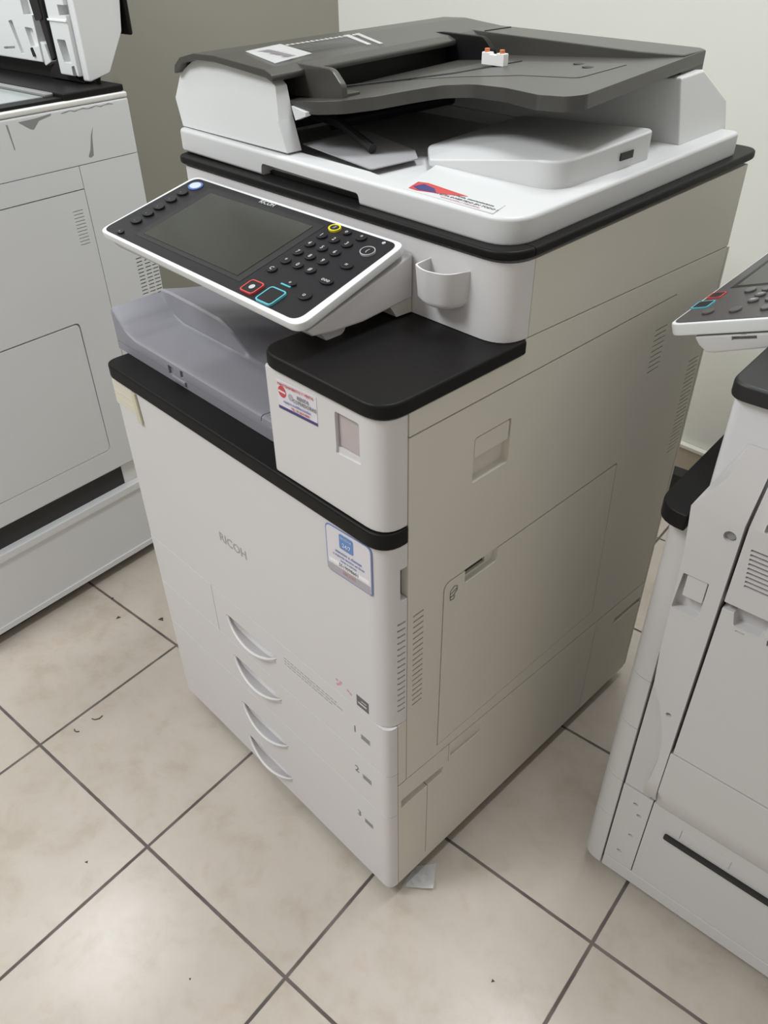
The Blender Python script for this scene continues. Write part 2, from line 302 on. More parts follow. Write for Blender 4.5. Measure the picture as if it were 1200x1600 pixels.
# scanner body
def tilt(bm, k=.026):
    for v in bm.verts: v.co.z += k*(v.co.y-.18)
    return bm
bm = B(); prism(bm, rp([(-0.592, 0.668), (-0.592, .177), (0, .177), (0, .2145), (-.0, .2145)], [0, .02, .040, 0, 0], 8)[:-1]+[(0, .2145), (-.02, .2145), (-.02, .668)], 'z', 0.9035, 0.9890); bev(bm, .0015); link('scanner_body', bm, WHITE, M)
bm = B(); prism(bm, [(.2157, .9035), (.668, .892), (.668, .9995), (.2157, .9890)], 'x', -.0195, 0); bev(bm, .001); link('scanner_side', bm, WHITE2, M)
bm = B(); prism(bm, rp([(-0.590, 0.668), (-0.590, .180), (-.003, .180), (-.003, .668)], [0, .02, .035, 0], 8), 'z', 0.9885, 0.9915); tilt(bm); link('grey_joint', bm, GREYD, M)
bm = B(); prism(bm, rp([(-0.596, 0.692), (-0.596, .172), (.004, .172), (.004, .692)], [.02, .02, .042, .03], 8), 'z', 0.9918, 1.0020); bev(bm, .003, 3); 
tilt(bm); fr = link('scanner_frame', bm, DARK, M)
cb = B(); box(cb, -.02, .02, .2080, .2092, .985, 1.02); cut(fr, cb)
bm = B(); prism(bm, rect(-.58, -.02, .20, .64), 'z', 1.002, 1.0055); tilt(bm, .03); link('platen_gasket', bm, BLACK, M)
# lid
bm = B(); prism(bm, rp([(-0.603, 0.645), (-0.603, .186), (-.009, .186), (-.009, .645)], [.01, .012, .040, .012], 8), 'z', 1.0035, 1.0330); bev(bm, .0045, 3)
for v in bm.verts: v.co.z += .020*(v.co.y-.186)-.004*(v.co.x+.6)/.59*(1 if v.co.y < .25 else .3)
lid = link('lid', bm, LIDW, M)
cb = B(); prism(cb, rp([(-.417, .99), (-.412, 1.0175), (-.232, 1.0145), (-.227, .99)], [0, .006, .006, 0]), 'y', .17, .205); cut(lid, cb); cb = B(); prism(cb, rp([(-.500, .217), (-.243, .2145), (-.172, .203), (-.205, .29), (-.255, .33), (-.255, .53), (-.500, .53)], [0, .02, .004, .01, .01, 0, 0], 5), 'z', 1.0235, 1.06); cut(lid, cb)
# recessed output surface, black shadow well and wedge block on the lid
def prism_surface(name, outline, ztop, zbot, m, bvw=.003, parent=M):
    bm = B(); n = len(outline); a = [bm.verts.new((x, y, ztop(x, y))) for x, y in outline]; b = [bm.verts.new((x, y, zbot(x, y))) for x, y in outline]
    bm.faces.new(a); bm.faces.new(b[::-1])
    for i in range(n): bm.faces.new((a[i], b[i], b[(i+1) % n], a[(i+1) % n]))
    if bvw: bev(bm, bvw, 3)
    return link(name, bm, m, parent)
wedge = rp([(-.215, .285), (-.034, .288), (-.030, .463), (-.26, .52), (-.26, .33)], [.01, .035, .012, .01, .02], 6)
prism_surface('eject_wedge', wedge, lambda x, y: 1.0365+min(1, max(0, (x+.215)/.11))*.0235+max(0, (y-.30))*.045, lambda x, y: 1.028, LIDW, .003)
bm = B(); box(bm, -.031, -.0295, .398, .423, 1.0445, 1.0525); link('wedge_slot', bm, BLACK, M)
bm = B(); prism(bm, rp([(-.380, .230), (-.247, .2215), (-.2425, .295), (-.270, .318), (-.380, .335)], [0, .004, .006, .004, 0], 4), 'z', 1.0305, 1.0318)
for v in bm.verts: v.co.z += (-.25-v.co.x)*.05
link('paper_flap', bm, mat('grey_flap', (0.36, 0.36, 0.37), .5), M)
# feeder body
prof = rp([(-.601, 1.034), (-.609, 1.069), (-.594, 1.101), (-.560, 1.119), (-.50, 1.120), (-.400, 1.112), (-.388, 1.105), (-.380, 1.070), (-.368, 1.034)], [0, .004, .012, .02, .02, .006, .004, .004, 0], 4)
bm = B(); prism(bm, prof, 'y', .194, .218)
for v in bm.verts:
    if v.co.y < .2: v.co.y += max(0, (v.co.z-1.069))*.16+max(0, (1.069-v.co.z))*.02
bev(bm, .009, 4, 70); link('feeder_cover', bm, BRIGHT, M)
bm = B(); box(bm, -.597, -.470, .246, .640, 1.035, 1.110); link('feeder_body', bm, BLACK, M)
bm = B(); box(bm, -.606, -.597, .246, .640, 1.034, 1.106); bev(bm, .002); link('feeder_end_cover', bm, BRIGHT, M)
bm = B(); box(bm, -.47, -.40, .25, .60, 1.068, 1.082); tube(bm, [(-.44, .26, 1.055), (-.44, .58, 1.055)], .011, 12); tube(bm, [(-.405, .30, 1.047), (-.405, .56, 1.047)], .007, 10); box(bm, -.46, -.42, .34, .37, 1.04, 1.07); box(bm, -.46, -.42, .44, .47, 1.04, 1.07); link('eject_roller', bm, BLACK, M)
bm = B(); tube(bm, [(-.430, .270, 1.066), (-.36, .275, 1.058), (-.290, .265, 1.040)], .0062, 10); link('paper_stopper', bm, BLACK, M)
bm = B(); prism(bm, [(-.378, 1.083), (-.352, 1.079), (-.352, 1.075), (-.372, 1.068)], 'y', .214, .222); link('lid_tab', bm, BRIGHT, M)
# dark top cover
tp = rp([(-.598, 1.099), (-.594, 1.110), (-.578, 1.1205), (-.545, 1.1275), (-.50, 1.1290), (-.395, 1.1230), (-.381, 1.1180), (-.381, 1.110), (-.395, 1.1145), (-.50, 1.1215), (-.545, 1.1200), (-.574, 1.1135), (-.589, 1.1015)], .004, 3)
bm = B(); prism(bm, tp, 'y', .191, .668)
for v in bm.verts:
    if v.co.x > -.45: v.co.x -= max(0, (v.co.y-.2))*.07
    v.co.z += max(0, v.co.y-.19)*.012
bev(bm, .002, 2, 60); link('feeder_top_cover', bm, DARK2, M)
# input tray
TZ = lambda x, y: 1.088+.088*(x+.38)+.035*(y-.22)
out = [(-.40, .216), (-.376, .218), (-.336, .222), (-.305, .232), (-.282, .262), (-.266, .311), (-.250, .345), (-.212, .354), (-.149, .336), (-.080, .302), (-.042, .2965), (-.028, .312), (-.038, .400), (-.0625, .612), (-.073, .618), (-.20, .618), (-.40, .618)]
out = rp(out, [0, .01, .02, .03, .03, .03, .03, .05, .08, .03, .014, .012, .02, .006, .006, 0, 0], 5)
prism_surface('input_tray', out, TZ, lambda x, y: TZ(x, y)-.0145, DARK2, .003)
# rear rail of the feeder
bm = B(); prism(bm, [(-.44, .600), (-.115, .548), (-.060, .556), (-.0625, .612), (-.075, .624), (-.43, .668)], 'z', 1.090, 1.1300)
for v in bm.verts:
    if v.co.z > 1.12: v.co.z += (v.co.x+.1)*.004
bev(bm, .002); link('feeder_rear_rail', bm, DARK2, M)
bm = B(); box(bm, -.3995, -.398, .595, .655, 1.127, 1.1298); link('rail_joint', bm, BLACK, M)
# tray insert panel and seams
ins = rp([(-.345, .37), (-.27, .40), (-.19, .415), (-.10, .402), (-.098, .500), (-.33, .53)], .01, 4)
prism_surface('tray_insert', ins, lambda x, y: TZ(x, y)+.0006, lambda x, y: TZ(x, y)-.004, mat('tray_insert_plastic', (0.075, 0.072, 0.066), .38, bump=.15, spec=.65), 0)
for x, y in ((-.165, .497), (-.135, .472)):
    bm = B(); prism(bm, circ(x, y, .008, 18, .006), 'z', TZ(x, y)+.0003, TZ(x, y)+.0012); link('size_sensor', bm, BLACK, M)
bm = B(); tube(bm, [(-.392, .30, 1.092), (-.30, .42, TZ(-.30, .42)+.001), (-.27, .52, TZ(-.27, .52)+.001)], .0012, 5); link('tray_groove', bm, BLACK, M)
# side guides
gp = rp([(-.445, 1.086), (-.445, 1.121), (-.415, 1.124), (-.335, 1.1235), (-.318, 1.108), (-.316, 1.091)], [0, 0, .01, .02, .01, 0], 5)
bm = B(); prism(bm, gp, 'y', .243, .252); box(bm, -.44, -.32, .252, .275, 1.088, 1.098); bev(bm, .0015); link('side_guide', bm, DARK2, M)
gp2 = [(p[0]-.02, p[1]+.006) for p in gp]
bm = B(); prism(bm, gp2, 'y', .540, .549); bev(bm, .0015); link('side_guide', bm, DARK, M)
bm = B(); tube(bm, [(-.415, .25, 1.1205), (-.428, .50, 1.123)], .0035, 8); box(bm, -.47, -.425, .23, .59, 1.084, 1.118); link('feed_entrance', bm, BLACK, M)
# hinge block at the back
bm = B(); hp = [(.535, 1.036), (.535, 1.110), (.590, 1.112), (.640, 1.074), (.655, 1.036)]
prism(bm, hp, 'x', -.50, -.034); bev(bm, .003); 
for v in bm.verts:
    if v.co.x > -.1: v.co.x -= max(0, v.co.z-1.070)*.35
    else: v.co.z = min(v.co.z, 1.062)
link('hinge_block', bm, BRIGHT, M)
# stickers on the feeder top and the lid
TC = lambda x: 1.1298+.0005 if x < -.5 else 1.1304-.0447*(x+.5)
def top_quad(bm, pts, mi=0, lift=.0006):
    def z(x, y): return 1.1295-.047*max(0, (x+.5))+(y-.19)*.012+lift
    f = bm.faces.new([bm.verts.new((x, y, z(x, y))) for x, y in pts]); f.material_index = mi
    return f
bm = B(); top_quad(bm, [(-.490, .234), (-.502, .300), (-.425, .290), (-.406, .216)])
for k in range(7): top_quad(bm, [(-.478+.008*k, .244+.003*(k % 3)), (-.480+.008*k, .262), (-.475+.008*k, .266), (-.472+.008*k, .25)], 1, .0009)
f = bmesh.ops.solidify(bm, geom=bm.faces[:], thickness=.0003); link('instruction_label', bm, PAPER, M, mats=[PAPER, STKG])
bm = B()
for k in range(16): x = -.500+.0; y = .30+k*.0085; top_quad(bm, [(-.493, y), (-.493+random.uniform(-.004, .0), y+.006), (-.487, y+.006), (-.487, y)])
for k in range(11): y = .302+k*.0085; top_quad(bm, [(-.470, y), (-.470, y+.002), (-.438, y+.002), (-.438, y)], 1)
top_quad(bm, [(-.497, .408), (-.497, .418), (-.424, .392), (-.424, .385)]); top_quad(bm, [(-.497, .428), (-.497, .437), (-.418, .408), (-.418, .401)])
bmesh.ops.solidify(bm, geom=bm.faces[:], thickness=.0003); link('warning_print', bm, PAPER, M, mats=[PAPER, GREYD])
LZ = 1.0312
bm = B(); q = prism(bm, [(-.167, .193), (-.172, .224), (-.048, .221), (-.040, .191)], 'z', LZ-.0045, LZ-.0007); link('lid_sticker', bm, LIDW, M)
ls = [o for o in M.children if o.name.startswith('lid_sticker')][0]
bm = B(); prism(bm, [(-.163, .198), (-.172, .222), (-.160, .226), (-.095, .217), (-.118, .207), (-.150, .197)], 'z', LZ-.0006, LZ-.0002, 0); prism(bm, [(-.163, .205), (-.160, .219), (-.140, .214), (-.128, .204), (-.150, .199)], 'z', LZ-.0002, LZ+.0001, 1); link('ribbon_print', bm, STKR, ls, mats=[STKR, NAVY])
# the pen cup on the scanner front
bm = B(); outp = rp([(-.111, .178), (-.109, .152), (-.090, .1440), (-.062, .1500), (-.052, .178)], [0, .008, .03, .022, 0], 6); inp = rp([(-.1087, .1779), (-.1068, .1537), (-.090, .1463), (-.0635, .1520), (-.0543, .1779)], [0, .006, .028, .020, 0], 6)
n = len(outp)
def ringz(pts, z, k=1.0, cx=-.082): return [bm.verts.new((cx+(x-cx)*k, .178-(.178-y)*k, z)) for x, y in pts]
rg = [ringz(outp, .933, .78), ringz(outp, .939, .92), ringz(outp, .9725, 1.0), ringz(inp, .9725, 1.0), ringz(inp, .940, .90)]
for a, b in zip(rg, rg[1:]):
    for i in range(n-1): bm.faces.new((a[i], a[i+1], b[i+1], b[i]))
bm.faces.new(rg[0]); bm.faces.new(rg[-1]); cup = link('pen_cup', bm, WHITE, M, auto=50)
# output tray
def zf(x): # front lip
    pts = [(-.615, .812), (-.600, .798), (-.585, .784), (-.560, .777), (-.30, .776), (-.187, .776)]
    for a, b in zip(pts, pts[1:]):
        if x <= b[0]: return a[1]+(b[1]-a[1])*(x-a[0])/(b[0]-a[0])
    return .776
def zr(x): # ridge behind the lower floor
    pts = [(-.615, .815), (-.59, .8165), (-.52, .8150), (-.465, .8125), (-.434, .802), (-.410, .788), (-.392, .7765), (-.187, .7765)]
    for a, b in zip(pts, pts[1:]):
        if x <= b[0]: return a[1]+(b[1]-a[1])*(x-a[0])/(b[0]-a[0])
    return .7765
xs = [-.615+.428*k/60 for k in range(61)]
rows = [(lambda x: (.036, .748)), (lambda x: (.036, zf(x)-.008)), (lambda x: (.037, zf(x)-.002)), (lambda x: (.041, zf(x))), (lambda x: (.048, zf(x)-.001)), (lambda x: (.116, zf(x)-.001 if x > -.59 else zf(x))), (lambda x: (.120, max(zf(x)-.001, min(zr(x)-.004, zf(x)+.001)))), (lambda x: (.122, max(zf(x), zr(x)-.002))), (lambda x: (.126, max(zf(x), zr(x)))), (lambda x: (.16, max(.772, zr(x)-.008))), (lambda x: (.26, max(.765, zr(x)-.028))), (lambda x: (.415, max(.76, zr(x)-.040))), (lambda x: (.415, .748))]
bm = B(); grid = [[bm.verts.new((x, *f(x))) for x in xs] for f in rows]
for a, b in zip(grid, grid[1:]):
    for i in range(60): bm.faces.new((a[i], a[i+1], b[i+1], b[i]))
bm.faces.new([g[0] for g in grid]); bm.faces.new([g[-1] for g in grid][::-1]); bm.faces.new([grid[0][i] for i in range(61)]+[grid[-1][i] for i in range(60, -1, -1)])
ot = link('output_tray', bm, GREY, M, auto=30)
cb = B(); box(cb, -.472, -.458, .03, .0395, .757, .770); box(cb, -.441, -.434, .03, .0395, .762, .772); box(cb, -.62, -.16, .033, .0368, .7600, .7610); box(cb, -.258, -.2565, .03, .20, .7685, .79); cut(ot, cb)
bm = B(); box(bm, -.460, -.428, .0330, .0362, .7535, .7590); bev(bm, .001); link('tray_release', bm, GREY, ot)
bm = B(); prism(bm, [(-.250, .7755), (-.19, .7755), (-.19, .786), (-.236, .782)], 'y', .040, .10); bev(bm, .002); box(bm, -.240, -.2, .0345, .0405, .757, .768); link('tray_extension', bm, GREY, M)
bm = B(); pr2 = [(-.38, .777), (-.19, .777), (-.19, .83), (-.205, .845), (-.25, .848), (-.30, .83), (-.35, .797)]; prism(bm, pr2, 'y', .185, .200); bev(bm, .004); link('tray_fin', bm, GREY, M)
# ------------------------------------------------ control panel
th = R(15.48); pd = Vector((0, math.cos(th), math.sin(th))); pn = Vector((0, -math.sin(th), math.cos(th))); po = Vector((0, .017, .944))
PM = Matrix(((1, 0, 0, 0), (0, pd.y, pn.y, po.y), (0, pd.z, pn.z, po.z), (0, 0, 0, 1)))
def plink(name, bm, m, parent, **k):
    o = link(name, bm, m, parent, **k); o.data.transform(PM); return o
pq = [(-.549, -.002), (-.128, -.010), (-.134, .154), (-.538, .154)]
bm = B(); prism(bm, rp(pq, [.014, .018, .014, .016], 7), 'z', -.010, 0); bev(bm, .002, 2)
cp = plink('control_panel', bm, BRIGHT, M)
gq = [(-.543, .0025), (-.139, -.0035), (-.1405, .1485), (-.530, .1485)]
bm = B(); prism(bm, rp(gq, [.012, .014, .012, .014], 7), 'z', -.002, .0006); plink('panel_face', bm, PANEL, cp)
bm = B(); prism(bm, [(-.482, .015), (-.256, .013), (-.251, .139), (-.482, .139)], 'z', .0006, .0009); plink('screen_bezel', bm, BLACK, cp)
bm = B(); prism(bm, [(-.470, .0215), (-.268, .0195), (-.264, .1315), (-.468, .1290)], 'z', .0009, .0014); plink('touch_screen', bm, SCREEN, cp)
def key(x, y, rx=.0075, ry=.0058, m=KEY, leg=None, h=.0028, sz=.0075, nm='key'):
    bm = B(); prism(bm, circ(x, y, rx, 18, ry), 'z', .0004, h); bev(bm, .0007, 2, 40); plink(nm, bm, m, cp)
    if leg:
        o = text('key_legend', leg, sz, (0, 0, 0), (1, 0, 0), (0, 1, 0), LETW, cp, .0001, .0001)
        o.data.transform(PM @ Matrix.Translation((x, y, h+.0002)))
for i, ch in enumerate('123456789*0#'):
    key(-.237+.0213*(i % 3), .1215-.0185*(i//3), leg=ch)
key(-.239, .047, leg='C')
key(-.213, .1395, leg='o', rx=.006, ry=.005); key(-.189, .1385, leg='*'); key(-.163, .091, leg='=', rx=.009); key(-.162, .060, leg='ooo', rx=.010); key(-.163, .030, leg='o', rx=.009, ry=.007)
key(-.161, .1215, rx=.0085, ry=.0072, leg='(', nm='login_key')
def ring(x, y, rx, ry, wd, m, nm, sq=False, h=.0030):
    bm = B(); o_ = rp(rect(x-rx, x+rx, y-ry, y+ry), .005, 5) if sq else circ(x, y, rx, 26, ry); i_ = rp(rect(x-rx+wd, x+rx-wd, y-ry+wd, y+ry-wd), .0035, 5) if sq else circ(x, y, rx-wd, 26, ry-wd)
    a = [bm.verts.new((*p, h)) for p in o_]; b = [bm.verts.new((*p, h)) for p in i_]; a0 = [bm.verts.new((*p, .0004)) for p in o_]; b0 = [bm.verts.new((*p, .0004)) for p in i_]; n = len(a)
    for i in range(n):
        j = (i+1) % n; bm.faces.new((a[i], a[j], b[j], b[i])); bm.faces.new((a0[i], a0[j], a[j], a[i])); bm.faces.new((b[i], b[j], b0[j], b0[i]))
    plink(nm, bm, m, cp)
ring(-.234, .1395, .0085, .0068, .0018, YEL, 'reset_ring'); ring(-.161, .1215, .0095, .0082, .0008, LETW, 'login_ring')
key(-.234, .1395, .006, .0045, nm='reset_key', leg='//', sz=.006)
for x, y, rx, ry, m, nm in ((-.231, .012, .0115, .0105, REDM, 'stop'), (-.197, .011, .0135, .0130, CYAN, 'start')):
    ring(x, y, rx, ry, .0016, m, nm+'_ring', True); bm = B(); prism(bm, rp(rect(x-rx+.002, x+rx-.002, y-ry+.002, y+ry-.002), .003), 'z', .0004, .0026); plink(nm+'_key', bm, KEY, cp)
bm = B(); prism(bm, circ(-.231, .012, .0038), 'z', .0026, .0030); plink('stop_mark', bm, LETW, cp)
bm = B(); prism(bm, rect(-.207, -.191, .0325, .0345), 'z', .0004, .0014); plink('function_bar', bm, CYAN, cp)
key(-.196, .0385, leg='o', rx=.0085, ry=.004, sz=.006)
for i, y in enumerate((.112, .093, .073, .055, .036)): key(-.511, y, rx=.0105, ry=.0068, nm='application_key', h=.0034, leg='.')
key(-.508, .009, rx=.007, ry=.004, leg='-', nm='led_key')
bm = B(); prism(bm, circ(-.508, .1325, .0125, 22, .0095), 'z', .0004, .0020); o = plink('home_badge', bm, BLUEL, cp)
bm = B(); prism(bm, circ(-.508, .1325, .0100, 22, .0070), 'z', .0020, .0024); plink('badge_face', bm, PALE, cp)
bm = B(); prism(bm, circ(-.157, .1425, .0022), 'z', .0004, .0016); plink('power_led', bm, LETW, cp)
o = text('lettering', 'RICOH', .0095, (0, 0, 0), (1, 0, 0), (0, 1, 0), LETW, cp, .0001, .0002); o.data.transform(PM @ Matrix.Translation((-.366, .1445, .0010)))
# housing under the panel
def pp_(x, v, n_): q = po+pd*v+pn*n_; return q
bm = B(); hs = [(.022, .930), (.150, .9645), (.176, .9720), (.176, .922), (.100, .916), (.060, .918), (.030, .922)]
prism(bm, hs, 'x', -.530, -.134); bev(bm, .003); link('panel_housing', bm, WHITE, M)
bm = B(); prism(bm, [(.140, .9235), (.176, .9235), (.176, .9045), (.152, .9055)], 'x', -.40, -.136); link('panel_support', bm, WHITE2, M)
bm = B(); prism(bm, rp([(.045, .926), (.092, .926), (.088, .905), (.073, .8975), (.060, .902)], [0, 0, .01, .012, .008], 5), 'x', -.215, -.150); bev(bm, .002); link('panel_hinge', bm, WHITE, M)
bm = B(); prism(bm, [(.0265, .9385), (.150, .9725), (.150, .9718), (.0265, .9378)], 'x', -.1345, -.1334); link('housing_joint', bm, GREYD, M)
# stickers on the front
def rectd(bm, x0, x1, z0, z1, mi, y=-.0004): box(bm, x0, x1, y, y+.0006, z0, z1, mi)
bm = B(); sp = rp([(-.0985, .649), (-.0215, .653), (-.0215, .7235), (-.0985, .7195)], [.006, .003, .008, .008], 5); prism(bm, sp, 'y', -.0006, .0003, 0)
ip = [(-.060+(x+.060)*.955, .6865+(z-.6865)*.955) for x, z in sp]; prism(bm, ip, 'y', -.0009, -.0005, 1)
prism(bm, rp([(-.0745, .6945), (-.051, .6955), (-.051, .7165), (-.0745, .7155)], .003), 'y', -.0012, -.0008, 2)
prism(bm, [(-.096, .651), (-.024, .655), (-.024, .6665), (-.096, .6625)], 'y', -.0011, -.0008, 3); prism(bm, [(-.094, .6655), (-.026, .669), (-.026, .6735), (-.094, .670)], 'y', -.0011, -.0008, 4)
st = link('service_sticker', bm, STKB, M, mats=[STKB, STK, STKL, STKG, PAPER])
tr = lambda b, sz, x, z, m, p, up_=(-.0, 0, 1): text('lettering', b, sz, (x, -.0014, z), (1, 0, .05), up_, m, p, .0001)
tr('ecoline', .0065, -.0630, .7115, PALE, st); tr('24/7', .0080, -.0625, .7015, PAPER, st)
tr('atencion a clientes', .0060, -.0600, .6885, STKB, st); tr('y soporte tecnico en linea', .0050, -.0600, .6825, STKB, st); tr('lunes a viernes', .0045, -.060, .6768, STKB, st); tr('5519098601', .0068, -.0600, .6695, INK, st); tr('RICOH', .0070, -.0600, .6600, PINKI, st)
bm = B(); prism(bm, [(-.1635, .8405), (-.0985, .8435), (-.0985, .8775), (-.1635, .8745)], 'y', -.0005, .0003, 0); prism(bm, [(-.1635, .8405), (-.0985, .8435), (-.0985, .8470), (-.1635, .8440)], 'y', -.0008, -.0004, 1)
prism(bm, circ(-.1555, .8625, .0068), 'y', -.0008, -.0004, 2); prism(bm, circ(-.1410, .8610, .0042), 'y', -.0008, -.0004, 3); prism(bm, rect(-.1615, -.1495, .8615, .8635), 'y', -.0011, -.0007, 0)
s2 = link('dealer_sticker', bm, STK, M, mats=[STK, NAVY, STKR, STKG])
tr('MANTENIMIENTO Y VENTA', .0048, -.132, .8725, STKR, s2); tr('RENTA', .0062, -.120, .8655, INK, s2); tr('COPIADORAS', .0062, -.118, .8600, INK, s2); tr('equipos multifuncionales', .0046, -.131, .8535, STKB, s2); tr('TEL. 55 2654 0000', .0040, -.126, .8487, STKR, s2)
lt = lambda b, sz, x, y, m: text('lettering', b, sz, (x, y, LZ-.0004), (1, -.04, 0), (.04, 1, 0), m, ls, .0001)
lt('en renta, mantenimiento', .0060, -.083, .2105, INK); lt('YA ESTA INVERTIDO EN TODO !', .0062, -.087, .2025, INK); lt('www.servicio y refacciones', .0050, -.088, .1965, PINKI)

# ================================================================== things resting around
cl = thing('plastic_clip', 'small white plastic plug with two orange tips lying on the black feeder tray', 'clip', (-.283, .478, 1.1075))
bm = B(); box(bm, -.0185, .0185, -.004, .006, 0, .0145); bev(bm, .001); o = link('plug_body', bm, PAPER, cl); cb = B(); prism(cb, [(-.006, .012), (.006, .012), (.009, .03), (-.009, .03)], 'y', -.01, .01); cut(o, cb)
for x in (-.0125, .0125): bm = B(); tube(bm, [(x, 0, .0135), (x, 0, .0185)], .0034, 10); link('orange_tip', bm, ORANGE, cl)
bm = B(); g = [(-.012, .070), (.010, .096), (.037, .060), (-.004, .028)]; n = 6
V = [[bm.verts.new(((1-u)*((1-v)*g[0][0]+v*g[3][0])+u*((1-v)*g[1][0]+v*g[2][0]), (1-u)*((1-v)*g[0][1]+v*g[3][1])+u*((1-v)*g[1][1]+v*g[2][1]), .0010+.004*u*u+.003*v*u)) for u in [i/n for i in range(n+1)]] for v in [j/n for j in range(n+1)]]
for j in range(n):
    for i in range(n): bm.faces.new((V[j][i], V[j][i+1], V[j+1][i+1], V[j+1][i]))
bmesh.ops.solidify(bm, geom=bm.faces[:], thickness=.0004); tag(link('paper_scrap', bm, PAPER), 'small white paper scrap on the floor at the near corner of the tall copier', 'paper')
for (x, y, rz, sz, lab) in ((-.819, .077, .4, .007, 'dark triangular crumb on the tile right beside the left side of the middle copier'), (-.893, .011, 1.2, .006, 'dark crumb lying on the grout line near the left copier'), (-.960, .033, 2.0, .004, 'tiny dark crumb on the grout line closest to the left copier')):
    bm = B(); a = [bm.verts.new(p) for p in ((-sz, -sz*.5, 0), (sz, -sz*.3, 0), (0, sz, 0))]; t_ = bm.verts.new((0, 0, sz*.8)); bm.faces.new(a)
    for i in range(3): bm.faces.new((a[i], a[(i+1) % 3], t_))
    o = link('floor_crumb', bm, mat('crumb_brown', (.08, .06, .05), .8)); o.location = (x, y, .0002); o.rotation_euler = (0, 0, rz); tag(o, lab, 'debris')

for (x, y, rz, sz, lab) in ((-.405, -.320, .3, .003, 'tiny black speck on the tile left of the bright floor glare'), (.192, .024, .9, .003, 'tiny black speck on the front tile below the gap between the copiers'), (-.126, -.297, 2., .002, 'tiny brown speck on the front tile right of the glare')):
    bm = B(); a = [bm.verts.new(p) for p in ((-sz, -sz*.6, 0), (sz, -sz*.4, 0), (0, sz, 0))]; t_ = bm.verts.new((0, 0, sz*.5)); bm.faces.new(a)
    for i in range(3): bm.faces.new((a[i], a[(i+1) % 3], t_))
    o = link('floor_crumb', bm, bpy.data.materials['crumb_brown']); o.location = (x, y, .0002); o.rotation_euler = (0, 0, rz); tag(o, lab, 'debris')

for (x, y, rz, sz, lab) in ((-.668, -.205, .2, .006, 'small curled brown crumb on the left tile near a grout crossing'), (-.668, -.161, 1.0, .010, 'smeared grey crumb on the left tile beside the curled crumb')):
    bm = B(); tube(bm, [(-sz, 0, .0012), (-sz*.4, -sz*.35, .0012), (sz*.4, -sz*.3, .0012), (sz, sz*.3, .0012)], .0010, 6); o = link('floor_crumb', bm, bpy.data.materials['crumb_brown']); o.location = (x, y, .0); o.rotation_euler = (0, 0, rz); tag(o, lab, 'debris')

# ================================================================== right photocopier
Q = thing('photocopier', 'white photocopier at the right edge with louvred cover and low black bumper', 'photocopier', (.207, .278, 0), R(4.92))
bm = B(); box(bm, -.0035, .62, .012, .575, .035, .745); box(bm, .0, .62, .012, .30, .745, .885); link('chassis', bm, GAP, Q)
def strip(z0, z1, nm):
    bm = B(); prism(bm, rp([(-.0030, 0), (-.0030, .587), (-.038, .587), (-.038, .0)], [0, 0, .010, .030], 7), 'z', z0, z1); bev(bm, .0010); return link(nm, bm, QW, Q)
strip(.4665, .7255, 'front_door')
for a, b in ((.370, .4655), (.2505, .369), (.158, .2495), (.030, .157)): strip(a, b, 'paper_drawer')
bm = B(); prism(bm, rp([(-.046, .50), (-.046, -.020), (-.0085, -.020), (-.0085, .0015), (-.0045, .0015), (-.0045, .50)], [0, .034, 0, 0, 0, 0], 8), 'z', .7265, .7475); bev(bm, .003, 3); link('cap_strip', bm, DARK, Q)
bm = B(); prism(bm, rp([(-.003, .30), (-.003, .001), (.30, .001), (.30, .30)], [0, .010, 0, 0], 5), 'z', .7485, .8850); bev(bm, .0015); link('toner_cover', bm, mat('cool_white_plastic', (.66, .655, .68), .42, bump=.1), Q)
bm = B(); prism(bm, rp([(-.008, .40), (-.008, -.008), (.50, -.008), (.50, .40)], [0, .020, 0, 0], 8), 'z', .8870, .9060); bev(bm, .004, 3); link('shelf_top', bm, BLACK, Q)
# protruding side cover
def hull_cover(nm, x0, x1, zb, lsh=None, m=QW, top=.835):
    prof = [(-.020, zb), (-.020, .763), (.030, .779), (.050, .826), (.09, top), (.09, zb)]
    bm = B(); prism(bm, prof, 'x', x0, x1)
    if lsh:
        for v in bm.verts:
            if abs(v.co.x-x0) < 1e-5: v.co.x = lsh(v.co.z)
    bev(bm, .002, 2, 12); return link(nm, bm, m, Q)
bm = B(); YL = [(-.020, -.008), (.030, .006), (.050, .020), (.09, .03)]
# left piece built from stacked outlines
zz = [.262, .290, .32, .36, .40, .43, .46, .49, .55, .70, .763]; xl = [.030, .031, .036, .0385, .036, .029, .020, .006, .002, -.002, -.008]
fr_, bk_ = [], []
L1 = [bm.verts.new((x, -.020 if z > .28 else -.006, z)) for x, z in zip(xl, zz)]; R1 = [bm.verts.new((.0495, -.020 if z > .28 else -.006, z)) for z in zz]
L2 = [bm.verts.new((x-.004 if .3 < z < .47 else x, .0005, z)) for x, z in zip(xl, zz)]; R2 = [bm.verts.new((.0495, .0005, z)) for z in zz]
for i in range(len(zz)-1):
    bm.faces.new((L1[i], R1[i], R1[i+1], L1[i+1])); bm.faces.new((L2[i], L1[i], L1[i+1], L2[i+1])); bm.faces.new((R1[i], R2[i], R2[i+1], R1[i+1])); bm.faces.new((R2[i], L2[i], L2[i+1], R2[i+1]))
bm.faces.new((L1[0], L2[0], R2[0], R1[0]))
A = L1[-1]; D = R1[-1]; Bp = bm.verts.new((.017, -.011, .804)); E_ = bm.verts.new((.0520, -.011, .804)); Cp = bm.verts.new((.025, .0005, .843)); G = bm.verts.new((.0535, .0005, .843))
for f in ((A, D, E_, Bp), (Bp, E_, G, Cp), (L2[-1], A, Bp, Cp), (D, R2[-1], G, E_), (R2[-1], L2[-1], Cp, G)): bm.faces.new(f)
bmesh.ops.remove_doubles(bm, verts=bm.verts, dist=1e-5)
sc_ = link('side_cover', bm, QW, Q, auto=25)
